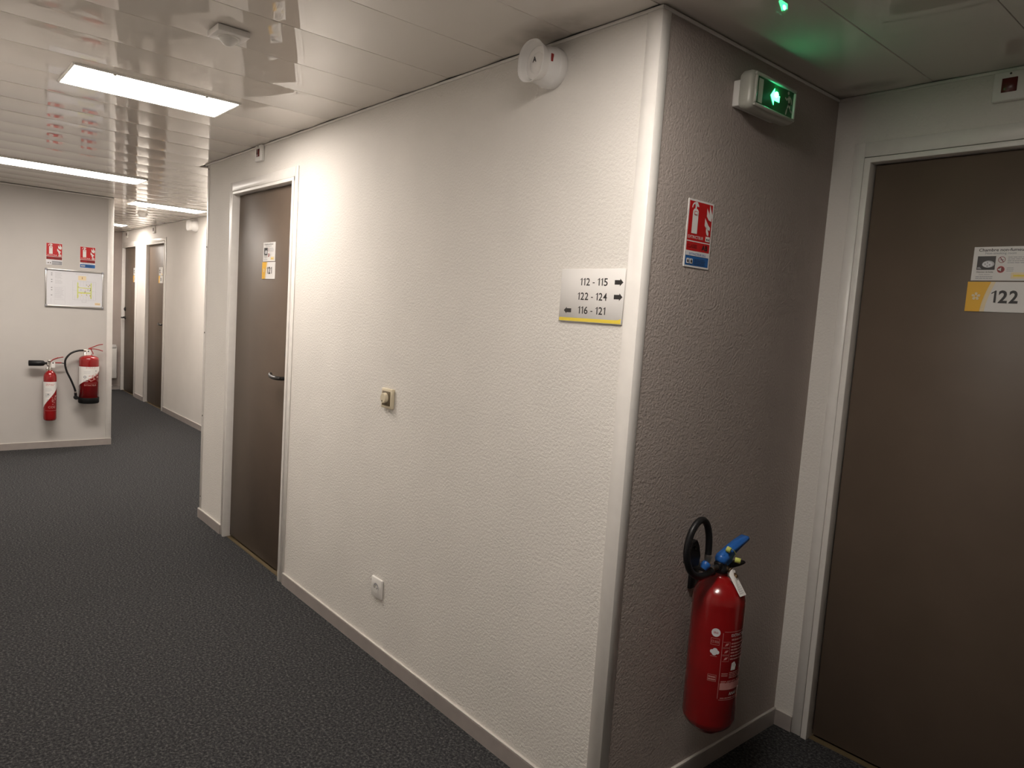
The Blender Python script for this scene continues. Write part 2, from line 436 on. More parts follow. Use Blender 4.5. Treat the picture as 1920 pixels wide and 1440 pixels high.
# ------------------------------------------------------------------ doors
REC = .030     # door leaf set back from the wall face
def door(n, label, x, y, w_, handle='right', lock_only=False):
    root = struct('door_%d' % n, label, 'door', None, frame('y', x, y, 0))
    # local: u to the right, v up, n out of the wall
    f = MB(); top = 2.104
    f.box(0, .036, 0, top, 0, .006, 'trim', bev=.0015, seg=1)
    f.box(w_ - .036, w_, 0, top, 0, .006, 'trim', bev=.0015, seg=1)
    f.box(.036, w_ - .036, top - .048, top, 0, .006, 'trim', bev=.0015, seg=1)
    f.build('casing', root)
    j = MB(); a = .036
    j.box(a + .003, a + .024, 0, top - .051, -.05, .011, 'trim', bev=.002, seg=2)
    j.box(w_ - a - .024, w_ - a - .003, 0, top - .051, -.05, .011, 'trim', bev=.002, seg=2)
    j.box(a + .003, w_ - a - .003, top - .068, top - .051, -.05, .0105, 'trim', bev=.002, seg=2)
    j.build('door_frame', root)
    l = MB(); l.box(a + .027, w_ - a - .027, .012, top - .070, -.07, -REC, 'door', bev=.0015, seg=1)
    l.build('door_leaf', root)
    g = MB(); g.box(a + .024, w_ - a - .024, 0, .003, -.07, -.012, 'brown'); g.build('threshold', root)
    if handle:
        sg = -1 if handle == 'right' else 1
        hx = w_ - .105 if handle == 'right' else .105
        h = MB(); h.lathe([(.026, 0), (.026, .007), (.022, .010)], (hx, 1.05, -REC), (0, 0, 1), 'darkplastic', 24)
        h.lathe([(.010, .008), (.010, .045)], (hx, 1.05, -REC), (0, 0, 1), 'darkplastic', 14)
        h.tube([(hx, 1.05, -REC + .042), (hx + sg * .02, 1.05, -REC + .054), (hx + sg * .06, 1.05, -REC + .056), (hx + sg * .105, 1.053, -REC + .052), (hx + sg * .125, 1.06, -REC + .045)], .0105, 'darkplastic', 12)
        h.build('door_handle', root)
        k = MB(); k.prism([(hx + .024 * math.cos(t * PI / 12), 1.172 + .030 * math.sin(t * PI / 12)) for t in range(24)], -REC, -REC + .012, 'darkplastic', True)
        k.lathe([(.012, 0), (.011, .008)], (hx, 1.172, -REC + .012), (0, 0, 1), 'black', 16)
        k.build('lock', root)
    return root
door(1, 'taupe door 121 in the front wall', d121, 0, DW, 'right')
door(2, 'taupe door 122 at the right edge in the shade', d122, YR, DW, 'right')
door(3, 'nearer taupe door along the corridor wall', dA, YC, DW, 'right')
door(4, 'farther taupe door next to the grey end wall', dB, YC, DBW, 'left')

# ------------------------------------------------------------------ ceiling lights
def light(label, x0, x1, y0, y1):
    r = thing('ceiling_light', frame('c', x0, y1, H + .0), label, 'ceiling light', 'recessed ceiling lights along the hall')
    W_, L_ = x1 - x0, y1 - y0
    f = MB(); e = .008
    for (a, c, d_, g) in ((-e, W_ + e, -e, 0), (-e, W_ + e, L_, L_ + e), (-e, 0, 0, L_), (W_, W_ + e, 0, L_)):
        f.box(a, c, d_, g, -.002, .010, 'white', bev=.001, seg=1)
    f.build('frame', r)
    d = MB(); d.box(0, W_, 0, L_, .0035, .008, 'lamp'); d.build('diffuser', r)
    sc_ = None
    for u in (-.002, W_ + .002):
        for v in (L_ * .22, L_ * .78):
            if sc_ is None:
                q = MB(); q.lathe([(.006, 0), (.006, .006), (.003, .008)], (0, 0, .006), (0, 0, 1), 'metal', 10); sc_ = q.build('clip', r); o = sc_
            else: o = sc_.copy(); C.objects.link(o); o.parent = r
            o.location = (u, v, 0)
    return r
light('nearest lit ceiling panel, in front of door 121', -2.245, -1.93, -.986, -.384)
light('long lit ceiling panel near the left wall', -4.965, -4.65, -1.285, -.08)
light('lit ceiling panel above the mouth of the corridor', -6.46, -6.15, .19, .82)
light('farthest lit ceiling panel, at the end of the corridor', -9.28, -8.97, .12, .75)

light('lit ceiling panel over the hall corner, above the viewer', .20, .515, -.986, -.384)

# ------------------------------------------------------------------ small signs
EX = .0006
def ext_pict(b, u, v, s, n, k='p_white', dark='p_red'):
    """white extinguisher pictogram, s = height, lower left corner u,v"""
    w_ = s * .30
    body = [(u, v), (u + w_, v), (u + w_, v + s * .70), (u + w_ * .8, v + s * .77), (u + w_ * .2, v + s * .77), (u, v + s * .70)]
    b.flat(body, n, k)
    b.rect(u + w_ * .35, v + s * .76, u + w_ * .62, v + s * .90, n, k)
    b.flat([(u + w_ * .3, v + s * .88), (u + w_ * .95, v + s * .84), (u + w_ * 1.0, v + s * .88), (u + w_ * .7, v + s * .99), (u + w_ * .3, v + s * .99)], n, k)
    pts = []; inner = []
    for i in range(8):
        t = PI * (.52 + .50 * i / 7)
        pts.append((u + w_ * .3 + w_ * .52 * math.cos(t), v + s * .80 + s * .17 * math.sin(t)))
        inner.append((u + w_ * .3 + w_ * .36 * math.cos(t), v + s * .80 + s * .12 * math.sin(t)))
    for i in range(7): b.flat([pts[i], pts[i + 1], inner[i + 1], inner[i]], n, k)
    b.rect(u + w_ * .25, v + s * .58, u + w_ * .78, v + s * .70, n + EX, dark)
    b.rect(u + w_ * .31, v + s * .60, u + w_ * .72, v + s * .68, n + 2 * EX, k)
def flames(b, u, v, w_, h, n, k='p_white'):
    for (a, c, d_, t) in ((.28, .0, .62, .36), (.0, .18, .78, .38), (.22, .48, .9, .40), (.62, .58, 1.0, .42)):
        x0 = u + a * w_; x1 = u + d_ * w_; y0 = v + c * h; y1 = y0 + t * h
        mx = (x0 + x1) / 2
        b.flat([(x0, y1), (x0 + .02 * w_, y0 + .35 * (y1 - y0)), (mx, y0 + .06 * h * .6), (x1 + .1 * w_, y0), (x1 + .14 * w_, y0 + .25 * (y1 - y0)), (mx + .18 * w_, y0 + .45 * (y1 - y0))], n, k)
def lines(b, u0, u1, v0, v1, cnt, n, k, fill=.45, ragged=True):
    st = (v1 - v0) / cnt
    for i in range(cnt):
        e = u1 - (random.random() * .3 * (u1 - u0) if ragged else 0)
        x = u0; y = v1 - (i + 1) * st + st * (1 - fill) / 2
        while x < e - .0005:
            L = min(e - x, (u1 - u0) * (.08 + .16 * random.random())); b.rect(x, y, x + L * .86, y + st * fill, n, k); x += L
def ext_sign(name, kind, x, y, z, label, lower, cls):
    W_, Hh = .121, .188; far = x < -1
    b = MB(); b.box(0, W_, 0, Hh, 0, .002, 'p_white')
    n = .0022; bd = .002 if far else .005; vr = Hh * .395
    b.rect(bd, vr, W_ - bd, Hh - bd, n, 'p_red')
    ext_pict(b, .022, vr + .020, Hh * .47, n + EX)
    flames(b, .082, vr + .020, .030, Hh * .47, n + EX)
    b.text('EXTINCTEUR', .009, vr + .006, .0085, n + EX, 'p_white', maxw=.072)
    b.rect(.092, vr + .004, .113, vr + .018, n + EX, 'p_white'); b.disc(.098, vr + .010, .003, n + 2 * EX, 'p_black', 10); b.flat([(.104, vr + .006), (.109, vr + .008), (.107, vr + .015)], n + 2 * EX, 'p_black')
    b.rect(bd, vr - .028, W_ - bd, vr - .003, n, 'p_dred' if cls is None else 'p_red')
    b.text('CLASSES', .010, vr - .020, .010, n + EX, 'p_dred' if cls else 'p_red', maxw=.045, bold=.02)
    if cls: b.text(cls, .078, vr - .022, .014, n + EX, 'p_black', maxw=.028, bold=.03)
    if lower == 'blue':
        b.rect(bd, bd, W_ - bd, vr - .031, n, 'p_blue'); b.rect(bd, vr - .042, W_ - bd, vr - .031, n + EX, 'p_paper')
        b.text('EXTINCTEUR EAU', .020, vr - .0395, .006, n + 2 * EX, 'p_blue', maxw=.080)
    else:
        b.rect(bd, bd, W_ - bd, vr - .031, n, 'p_paper'); b.rect(W_ * .36, bd, W_ - bd, vr - .040, n + EX, 'p_grey')
    for u in (.010, .026):
        b.rect(u, .010, u + .013, .024, n + 2 * EX, 'p_white'); b.disc(u + .0065, .016, .004, n + 3 * EX, 'p_black', 8); b.flat([(u + .003, .018), (u + .010, .018), (u + .0065, .0235)], n + 3 * EX, 'p_black')
    lines(b, .045, W_ - .012, .008, .026, 4, n + 2 * EX, 'p_black' if lower == 'blue' else 'p_paper', .3)
    o = b.build(name, None, frame(kind, x, y, z)); return tag(o, label, 'sign', 'red fire extinguisher signs')

ext_sign('fire_extinguisher_sign', 'x', .0005, .177, 1.619, 'red fire extinguisher sign with blue base, on the grey wall', 'blue', 'AB')
ext_sign('fire_extinguisher_sign', 'x', XL, -.500, 1.620, 'red extinguisher sign with grey base, left one above the white board', 'grey', None)
ext_sign('fire_extinguisher_sign', 'x', XL, -.245, 1.616, 'red extinguisher sign with blue base, right one above the white board', 'blue', None)

# direction sign
b = MB(); W_, Hh = .244, .152
b.box(0, W_, 0, Hh, .001, .0055, 'p_white', bev=.001, seg=1)
n = .0058
for (t, a, u0, v) in (('112 - 115', .108, .077, .106), ('122 - 124', .115, .071, .065), ('116 - 121', .109, .076, .0255)):
    numerals(b, t, u0, v - .001, .0208, n, 'p_black', a, .012)
def arrow(b, u, v, L, h, n, k, d=1):
    p = [(0, .2), (.62, .2), (.62, .0), (1, .5), (.62, 1), (.62, .8), (0, .8)]
    b.flat([((u + L * q[0]) if d > 0 else (u + L * (1 - q[0])), v + h * q[1]) for q in p], n, k)
arrow(b, .209, .1045, .031, .0205, n, 'p_black'); arrow(b, .210, .0645, .031, .0205, n, 'p_black'); arrow(b, .020, .0225, .030, .0195, n, 'p_black', -1)
pts = [(.003, .002), (W_ - .003, .002)] + [(W_ - .003 - i * .006, .016 - .0045 * (1 - math.exp(-i / 1.2))) for i in range(8)] + [(.003, .0115)]
b.flat(pts, n, 'p_yellow')
tag(b.build('direction_sign', None, frame('y', -.2935, 0, 1.443)), 'clear room-number direction sign with arrows and yellow strip, beside the wall corner', 'sign')

# door plates
def info_plate(kind, x, y, z, label, group=None):
    b = MB(); W_, Hh = .160, .101
    b.box(0, W_, 0, Hh, 0, .0025, 'p_white'); n = .0028
    b.text('Chambre non-fumeur', .013, Hh - .0135, .0085, n, 'p_black', maxw=.122, bold=.018)
    b.text('Non-smoking room', .031, Hh - .0225, .0065, n, 'p_grey', maxw=.080, bold=.01)
    b.rect(.012, .032, .060, .073, n, 'p_black')
    b.disc(.042, .049, .016, n + EX, 'p_lgrey', 20, r2=.0105); b.disc(.040, .048, .014, n + 2 * EX, 'p_paper', 20, r2=.0085)
    for (a, c) in ((.034, .049), (.040, .053), (.046, .047), (.040, .043)): b.disc(a, c, .0022, n + 3 * EX, 'p_grey', 8)
    b.flat([(.014, .034), (.026, .034), (.020, .041), (.014, .040)], n + EX, 'p_grey')
    b.text('Détecteur de fumée', .035, .0235, .0045, n, 'p_black', align='CENTER', maxw=.044, bold=.01)
    b.text('Smoke detector', .035, .0165, .0038, n, 'p_grey', align='CENTER', maxw=.030)
    lines(b, .012, .058, .004, .014, 2, n, 'p_grey', .35, False)
    b.ring(.076, .062, .0095, .0080, n + EX, 'p_dred'); b.flat([(.070, .069), (.0715, .0705), (.082, .055), (.0805, .0535)], n + 2 * EX, 'p_dred')
    b.rect(.071, .061, .081, .063, n, 'p_grey')
    b.disc(.076, .033, .0098, n, 'p_red', 20); b.disc(.076, .033, .0085, n + EX, 'p_dred', 20)
    b.flat([(.069, .031), (.072, .031), (.077, .027), (.077, .039), (.072, .035), (.069, .035)], n + 2 * EX, 'p_white')
    lines(b, .091, .150, .050, .072, 4, n, 'p_grey', .35); lines(b, .091, .112, .026, .040, 3, n, 'p_grey', .35)
    b.rect(.104, .006, .150, .024, n, 'p_sand'); b.rect(.110, .012, .140, .017, n + EX, 'p_yellow')
    return tag(b.build('information_plate', None, frame(kind, x, y, z)), label, 'sign', 'non-smoking notices on the doors')
def number_plate(kind, x, y, z, num, label):
    b = MB(); W_, Hh = .172, .090
    b.box(0, W_, 0, Hh, 0, .003, 'p_white'); n = .0033
    top = .062
    cr = lambda t: .040 + (top - .040) * (t ** 1.6)
    pts = [(0, 0)] + [(cr(i / 8) + .012, Hh * i / 8) for i in range(9)] + [(0, Hh)]
    b.flat(pts, n, 'p_sand')
    pts = [(0, 0)] + [(cr(i / 8), Hh * i / 8) for i in range(9)] + [(0, Hh)]
    b.flat(pts, n + EX, 'p_orange')
    for i in range(5):
        a = 2 * PI * i / 5 + .3; c, s_ = math.cos(a), math.sin(a); q = [(.003, -.0022), (.010, -.0042), (.0125, 0), (.010, .0042), (.003, .0022)]
        b.flat([(.026 + p[0] * c - p[1] * s_, .046 + p[0] * s_ + p[1] * c) for p in q], n + 2 * EX, 'p_sand')
    numerals(b, num, .064, .028, .036, n + EX, 'p_black', .074, .028)
    return tag(b.build('room_number_plate', None, frame(kind, x, y, z)), label, 'sign', 'room number plates on the doors')
def plates(x, y, num, where):
    yy = y + REC
    info_plate('y', x + .006, yy, 1.651, 'white non-smoking notice %s' % where)
    number_plate('y', x, yy, 1.557, num, 'white and yellow room number plate %s' % where)
plates(-2.665, 0, '121', 'on door 121')
plates(.456, YR, '122', 'on door 122, at the right edge')
plates(-8.475, YC, '120', 'on the nearer corridor door')
plates(-9.74, YC, '119', 'on the farther corridor door')

# remote indicator boxes above doors
def indicator(kind, x, y, z, label):
    r = thing('alarm_indicator', frame(kind, x, y, z), label, 'alarm indicator', 'alarm indicators above the doors')
    b = MB(); b.box(0, .085, 0, .084, 0, .020, 'white', bev=.004, seg=2); b.lathe([(.003, 0), (.003, .001)], (.043, .076, .020), (0, 0, 1), 'black', 8); b.build('housing', r)
    b = MB(); b.box(.023, .062, .024, .064, .017, .0225, 'darkred', bev=.001, seg=1); b.build('lens', r)
    return r
indicator('y', -2.700, 0, 2.177, 'white alarm indicator with dark red window above door 121')
indicator('y', .470, YR, 2.168, 'alarm indicator box with dark window over shaded door 122')
indicator('y', -8.62, YC, 2.17, 'white alarm indicator above the nearer corridor door')
indicator('y', -9.99, YC, 2.17, 'white alarm indicator above the farther corridor door')

# ------------------------------------------------------------------ sirens
def siren(x, y, z, label, s=1.0, axis_tilt=0):
    r = thing('fire_alarm_siren', frame('y', x, y, z), label, 'siren', 'white fire alarm sirens')
    b = MB(); b.lathe([(.058 * s, 0), (.0595 * s, .004), (.0595 * s, .024 * s), (.057 * s, .028 * s), (.0555 * s, .029 * s), (.0555 * s, .048 * s), (.050 * s, .053 * s), (.047 * s, .070 * s)], (0, 0, 0), (0, 0, 1), 'whitegloss', 36)
    b.build('base', r)
    b = MB()
    # flared mouth, wider than tall, hollow towards the front
    def ringv(rx, ry, h, pw=2.6):
        out = []
        for i in range(40):
            a = 2 * PI * i / 40; c, q = math.cos(a), math.sin(a)
            out.append((rx * math.copysign(abs(c) ** (2 / pw), c), ry * math.copysign(abs(q) ** (2 / pw), q), h))
        return out
    R_ = [(.045, .046, .058), (.050, .053, .076), (.055, .059, .094), (.0562, .0602, .0965), (.0545, .0585, .0972), (.050, .053, .086), (.0455, .048, .072), (.0435, .0455, .056)]
    vs = []
    for (rx, ry, h) in R_: vs += ringv(rx * s, ry * s, h * s, 2.3)
    b.add(vs, [(j * 40 + i, j * 40 + (i + 1) % 40, (j + 1) * 40 + (i + 1) % 40, (j + 1) * 40 + i) for j in range(len(R_) - 1) for i in range(40)], 'whitegloss', True)
    b.build('horn', r)
    b = MB(); b.lathe([(.035 * s, 0), (.035 * s, .010 * s), (.031 * s, .014 * s), (.014 * s, .0165 * s), (.0001, .017 * s)], (0, 0, .056 * s), (0, 0, 1), 'whitegloss', 32)
    b.build('diaphragm', r)
    b = MB(); b.text('A', -.008 * s, .004, .015 * s, .0735 * s, 'p_black', align='CENTER', bold=.03); b.build('letter', r)
    return r
sr = siren(-.395, 0, 2.186, 'white siren marked A at the top of the front wall')
b = MB(); b.box(.0, .003, -.012, .010, .050, .060, 'redplastic', bev=.0008, seg=1)
o = b.build('red_mark', sr); o.rotation_euler = (0, 0, .0)
o.location = (.0472, .010, 0)
siren(-6.93, YC, 2.175, 'white siren high on the corridor wall')

# ------------------------------------------------------------------ motion sensor and smoke detector
r = thing('motion_sensor', frame('c', -1.125, -.705, H - .0045), 'square white motion sensor on the ceiling near the nearest light', 'motion sensor')
b = MB(); b.box(-.049, .049, -.049, .049, 0, .019, 'whitegloss', bev=.003, seg=2); b.box(-.035, .035, -.035, .035, -.004, .001, 'black'); b.build('housing', r)
b = MB(); b.lathe([(.034, 0), (.034, .003), (.028, .004)], (0, 0, .018), (0, 0, 1), 'trim', 28)
b.lathe([(.027, .003), (.025, .012), (.018, .020), (.008, .025), (.0001, .026)], (0, 0, .018), (0, 0, 1), 'white', 24); b.build('lens', r)
r = thing('smoke_detector', frame('c', -7.2, .50, H - .0012), 'round white smoke detector on the corridor ceiling', 'smoke detector')
b = MB(); b.lathe([(.05, 0), (.05, .012), (.046, .018)], (0, 0, 0), (0, 0, 1), 'white', 28); b.build('base', r)
b = MB(); b.lathe([(.040, .016), (.040, .030), (.032, .040), (.0001, .044)], (0, 0, 0), (0, 0, 1), 'white', 28); b.build('sensor_head', r)

# ------------------------------------------------------------------ exit sign
r = thing('emergency_exit_sign', frame('x', .0005, .330, 2.079), 'green illuminated emergency exit sign on the grey wall', 'exit sign')
b = MB(); b.box(.010, .225, .012, .085, 0, .030, 'white', bev=.004, seg=2); b.build('mounting_box', r)
b = MB()
def rrect(u0, v0, u1, v1, rad, seg=5):
    out = []
    for (cx, cy, a0) in ((u1 - rad, v1 - rad, 0), (u0 + rad, v1 - rad, 90), (u0 + rad, v0 + rad, 180), (u1 - rad, v0 + rad, 270)):
        for i in range(seg + 1):
            a = math.radians(a0 + 90 * i / seg); out.append((cx + rad * math.cos(a), cy + rad * math.sin(a)))
    return out
prof = [(.004, .026), (.0, .034), (0, .055), (.003, .064), (.010, .068), (.013, .068)]
vs = []; nn = 24
for (ins, h) in prof: vs += [(p[0], p[1], h) for p in rrect(ins, ins, .250 - ins, .107 - ins, max(.020 - ins * .5, .004))]
b.add(vs, [(j * nn + i, j * nn + (i + 1) % nn, (j + 1) * nn + (i + 1) % nn, (j + 1) * nn + i) for j in range(len(prof) - 1) for i in range(nn)], 'shell', True)
b.add(vs[:nn], [list(range(nn))[::-1]], 'shell'); b.add(vs[-nn:], [list(range(nn))], 'shell')
b.build('housing', r)
b = MB(); n = .0684
b.rect(.020, .013, .228, .092, n, 'p_green')
b.rect(.032, .020, .056, .086, n + EX, 'p_pale')
# running man heading left
b.disc(.196, .083, .0050, n + EX, 'p_pale', 14)
def limb(pts, w0):
    for i in range(len(pts) - 1):
        (x0, y0), (x1, y1) = pts[i], pts[i + 1]; L = math.hypot(x1 - x0, y1 - y0); a, c = -(y1 - y0) / L * w0, (x1 - x0) / L * w0
        b.flat([(x0 + a, y0 + c), (x0 - a, y0 - c), (x1 - a, y1 - c), (x1 + a, y1 + c)], n + EX, 'p_pale'); b.disc(x1, y1, w0, n + EX, 'p_pale', 8)
limb([(.200, .075), (.204, .052)], .0048)
limb([(.200, .074), (.190, .062), (.181, .066)], .0024); limb([(.202, .075), (.213, .068), (.217, .057)], .0024)
limb([(.203, .052), (.195, .038), (.190, .022)], .0032); limb([(.205, .052), (.212, .037), (.221, .033)], .0032)
b.build('pictogram', r)
q = MB()
for (a, c, d_, e_) in ((.012, .236, .090, .099), (.012, .236, .006, .015), (.012, .021, .015, .090), (.227, .236, .015, .090)): q.box(a, c, d_, e_, .066, .0745, 'shell', bev=.003, seg=2)
q.build('cover_rim', r)
b = MB(); n2 = n + .001
b.flat([(.098, .054), (.118, .030), (.118, .044), (.148, .044), (.148, .062), (.118, .062), (.118, .078)], n2, 'led')
b.build('arrow', r)
b = MB(); b.lathe([(.008, 0), (.007, .003), (.0001, .0045)], (.128, .062, n2), (0, 0, 1), 'ledcore', 14); b.build('led', r)

# ------------------------------------------------------------------ thermostat and socket
r = thing('thermostat', frame('y', -1.272, 0, 1.046), 'small cream and brown dial thermostat on the front wall', 'thermostat')
b = MB(); b.box(0, .080, 0, .080, 0, .014, 'cream', bev=.003, seg=2); b.build('frame', r)
b = MB(); b.box(.011, .069, .011, .069, .012, .0165, 'brown', bev=.001, seg=1); b.build('insert', r)
b = MB(); b.lathe([(.021, 0), (.020, .012), (.018, .014)], (.038, .042, .016), (0, 0, 1), 'cream', 28); b.lathe([(.003, 0), (.003, .0005)], (.034, .030, .0302), (0, 0, 1), 'p_black', 8); b.build('dial', r)
r = thing('power_socket', frame('y', -1.284, 0, .257), 'white wall socket near the floor on the front wall', 'socket')
b = MB(); b.box(0, .082, 0, .082, 0, .010, 'white', bev=.004, seg=2); b.build('faceplate', r)
b = MB(); b.ring(.041, .041, .023, .019, .0106, 'white'); 
b.lathe([(.0195, .0), (.0195, .0012)], (.041, .041, .0098), (0, 0, 1), 'p_grey', 28); b.lathe([(.017, .0), (.017, .0006)], (.041, .036, .011), (0, 0, 1), 'white', 24)
for (u, v) in ((.0315, .041), (.0505, .041)): b.disc(u, v, .0026, .0119, 'black', 10)
b.lathe([(.0022, 0), (.0022, .012)], (.041, .052, .010), (0, 0, 1), 'metal', 8); b.build('outlet', r)

# ------------------------------------------------------------------ evacuation board
r = thing('evacuation_plan_board', frame('x', XL, -.508, 1.258), 'white framed evacuation plan board on the left wall', 'notice board')
W_, Hh = .450, .331
b = MB()
for (a, c, d_, e_) in ((0, W_, 0, .014), (0, W_, Hh - .014, Hh), (0, .012, .014, Hh - .014), (W_ - .012, W_, .014, Hh - .014)):
    b.box(a, c, d_, e_, 0, .018, 'alu', bev=.003, seg=2)
b.build('frame', r)
for (a, c) in ((.009, .009), (W_ - .009, .009), (.009, Hh - .009), (W_ - .009, Hh - .009)):
    b = MB(); b.box(a - .010, a + .010, c - .010, c + .010, .0, .021, 'p_grey', bev=.005, seg=2); b.build('corner_cap', r)
b = MB(); b.box(.010, W_ - .010, .010, Hh - .010, .002, .009, 'p_paper'); n = .0095
for (v0, v1) in ((.245, .300), (.200, .238)):
    lines(b, .075, .135, v0, v1, 5, n, 'p_lgrey', .3)
for u0, v0, u1, v1 in ((.070, .070, .150, .180), (.070, .025, .150, .062)):
    for (a, c, d_, e_) in ((u0, v0, u1, v0 + .001), (u0, v1, u1, v1 + .001), (u0, v0, u0 + .001, v1), (u1, v0, u1 + .001, v1)): b.rect(a, c, d_, e_, n, 'p_lgrey')
lines(b, .074, .145, .078, .172, 9, n, 'p_lgrey', .25)
for v in (.290, .275, .235, .215, .165, .145, .100): b.rect(.044, v - .003, .055, v + .004, n, 'p_grey')
b.rect(.044, .03, .0455, .075, n, 'p_lgrey')
lines(b, .230, .330, .296, .302, 1, n, 'p_lgrey', .4, False)
b.rect(.250, .246, .312, .284, n, 'p_sand'); b.text('1', .281, .256, .018, n + EX, 'p_dred', align='CENTER', bold=.02)
b.rect(.382, .030, .425, .052, n, 'p_sand'); b.text('VOUS', .385, .036, .009, n + EX, 'p_dred', maxw=.036)
# H-shaped plan
for (u0, v0, u1, v1) in ((.208, .070, .388, .236),):
    for (a, c, d_, e_) in ((u0, v0, u1, v0 + .0012), (u0, v1, u1, v1 + .0012), (u0, v0, u0 + .0012, v1), (u1, v0, u1 + .0012, v1)): b.rect(a, c, d_, e_, n, 'p_lgrey')
for u in (.226, .246, .268, .290, .312, .334, .352, .370):
    b.rect(u, .070, u + .001, .108, n, 'p_lgrey'); b.rect(u, .196, u + .001, .236, n, 'p_lgrey')
b.rect(.208, .152, .388, .1532, n, 'p_lgrey'); b.rect(.280, .050, .282, .070, n, 'p_lgrey'); b.rect(.312, .050, .314, .070, n, 'p_lgrey'); b.rect(.280, .050, .314, .052, n, 'p_lgrey')
b.rect(.242, .085, .252, .225, n + EX, 'p_lime'); b.rect(.346, .085, .356, .225, n + EX, 'p_lime'); b.rect(.252, .128, .346, .142, n + EX, 'p_lime'); b.rect(.252, .175, .346, .182, n + EX, 'p_lime')
random.seed(3)
for i in range(26):
    u = .242 + .112 * random.random(); v = .10 + .105 * random.random(); b.rect(u, v, u + .006, v + .006, n + 2 * EX, random.choice(['p_green', 'p_dred', 'p_grey', 'p_yellow', 'p_lime']))
b.build('plan_sheet', r)

# ------------------------------------------------------------------ extinguishers
def wrap(b, cu, cv, rad, start):
    """bend the flat print (u measured from the centre line) round a vertical cylinder; n is height above the skin"""
    def f(p):
        a = p[0] / rad; rr = rad + p[2]
        return (cu + rr * math.sin(a), p[1], cv + rr * math.cos(a))
    return b.warp(f, start)
def frect(b, u0, v0, u1, v1, n, k, seg=10):
    for i in range(seg): b.rect(u0 + (u1 - u0) * i / seg, v0, u0 + (u1 - u0) * (i + 1) / seg, v1, n, k)

# near extinguisher, local frame: u along the wall, v up, n out
ru, rn, rr = .365, .112, .0765
LSH = -.018
E1 = thing('fire_extinguisher', frame('x', .0005, LSH, 0), 'large red extinguisher with blue lever hanging low on the grey wall', 'fire extinguisher')
b = MB()
b.lathe([(.001, .252), (.034, .252), (.040, .258), (.060, .272), (.070, .283), (rr, .300), (rr, .655), (.0755, .668), (.071, .683), (.062, .698), (.050, .709), (.036, .718), (.024, .723), (.018, .728), (.0175, .742)], (ru, 0, rn), (0, 1, 0), 'red', 48)
b.build('cylinder', E1)
b = MB(); b.lathe([(.020, .246), (.026, .248), (.028, .252), (.028, .256)], (ru, 0, rn), (0, 1, 0), 'black', 28); b.build('foot_ring', E1)
b = MB(); b.box(ru - .004, ru + .036, .65, .735, 0, .012, 'black', bev=.002, seg=1); b.box(ru - .014, ru + .014, .722, .736, .010, rn - .012, 'black', bev=.002, seg=1); b.build('wall_bracket', E1)
# printed panel
b = MB(); n = .0007
th0 = math.atan2(1.2337 - rn, -(-1.4978 - ru))   # direction towards the viewer, informs which side the print faces
# print centre faces outward and slightly to the viewer's side
L0 = .000
frect(b, L0, .385, L0 + .0012, .583, n, 'p_pink', 1); frect(b, L0 + .004, .381, L0 + .105, .3822, n, 'p_pink', 14); frect(b, L0 + .004, .586, L0 + .105, .5872, n, 'p_pink', 14)
frect(b, L0 + .104, .385, L0 + .1052, .583, n, 'p_pink', 1)
def wtext(t, u, v, h, k, mw): b.text(t, u, v, h, n, k, maxw=mw)
wtext('EXTINCTEUR', L0 + .026, .572, .0085, 'p_white', .062)
lines(b, L0 + .028, L0 + .080, .558, .568, 1, n, 'p_pink', .5)
for (v0, v1) in ((.540, .556), (.518, .537), (.498, .515)):
    frect(b, L0 + .003, v0, L0 + .024, v0 + .0008, n, 'p_pink', 3); frect(b, L0 + .003, v1, L0 + .024, v1 + .0008, n, 'p_pink', 3); frect(b, L0 + .0235, v0, L0 + .0243, v1, n, 'p_pink', 1)
for i, v in enumerate((.544, .523, .502)): b.flat([(L0 + .008, v), (L0 + .016, v + .002), (L0 + .021, v + .009), (L0 + .012, v + .008)], n, 'p_pink')
lines(b, L0 + .028, L0 + .100, .500, .556, 6, n, 'p_pink', .45)
b.flat([(L0 + .034, .470), (L0 + .050, .470), (L0 + .054, .484), (L0 + .046, .496), (L0 + .036, .492)], n, 'p_white')
lines(b, L0 + .006, L0 + .030, .452, .464, 2, n, 'p_pink', .5); lines(b, L0 + .030, L0 + .100, .446, .466, 4, n, 'p_pink', .45)
frect(b, L0 + .004, .412, L0 + .098, .432, n, 'p_pink', 12)
lines(b, L0 + .006, L0 + .096, .414, .440, 6, n + .0002, 'p_pink', .5)
wtext('ANAF', L0 + .036, .394, .010, 'p_white', .030); lines(b, L0 + .008, L0 + .095, .384, .390, 1, n, 'p_pink', .4)
b.disc(L0 - .020, .582, .0125, n, 'p_paper', 22); b.text('EN3', L0 - .020, .579, .006, n + .0003, 'p_red', align='CENTER', maxw=.012)
for (v0, v1) in ((.545, .564), (.436, .455)):
    for (a, c, d_, e_) in ((-.032, v0, -.008, v0 + .0009), (-.032, v1, -.008, v1 + .0009), (-.032, v0, -.0312, v1), (-.0088, v0, -.008, v1)): frect(b, L0 + a, c, L0 + d_, e_, n, 'p_pink', 2)
b.text('CE 0036', L0 - .030, .551, .008, n, 'p_pink', maxw=.020)
lines(b, L0 - .030, L0 - .010, .438, .453, 2, n, 'p_pink', .6, False)
for (u, v, q) in ((-.026, .525, .006), (-.018, .529, .007), (-.012, .524, .006), (-.020, .521, .007)): b.disc(L0 + u, v, q, n + .0001 * (u * -100), 'p_paper', 14)
b.rect(L0 - .030, .5105, L0 - .012, .5118, n, 'p_pink')
ang = -.42
b.warp(lambda p: (p[0] + ang * 0 - .004, p[1], p[2]))
wrap(b, ru, rn, rr, 0)
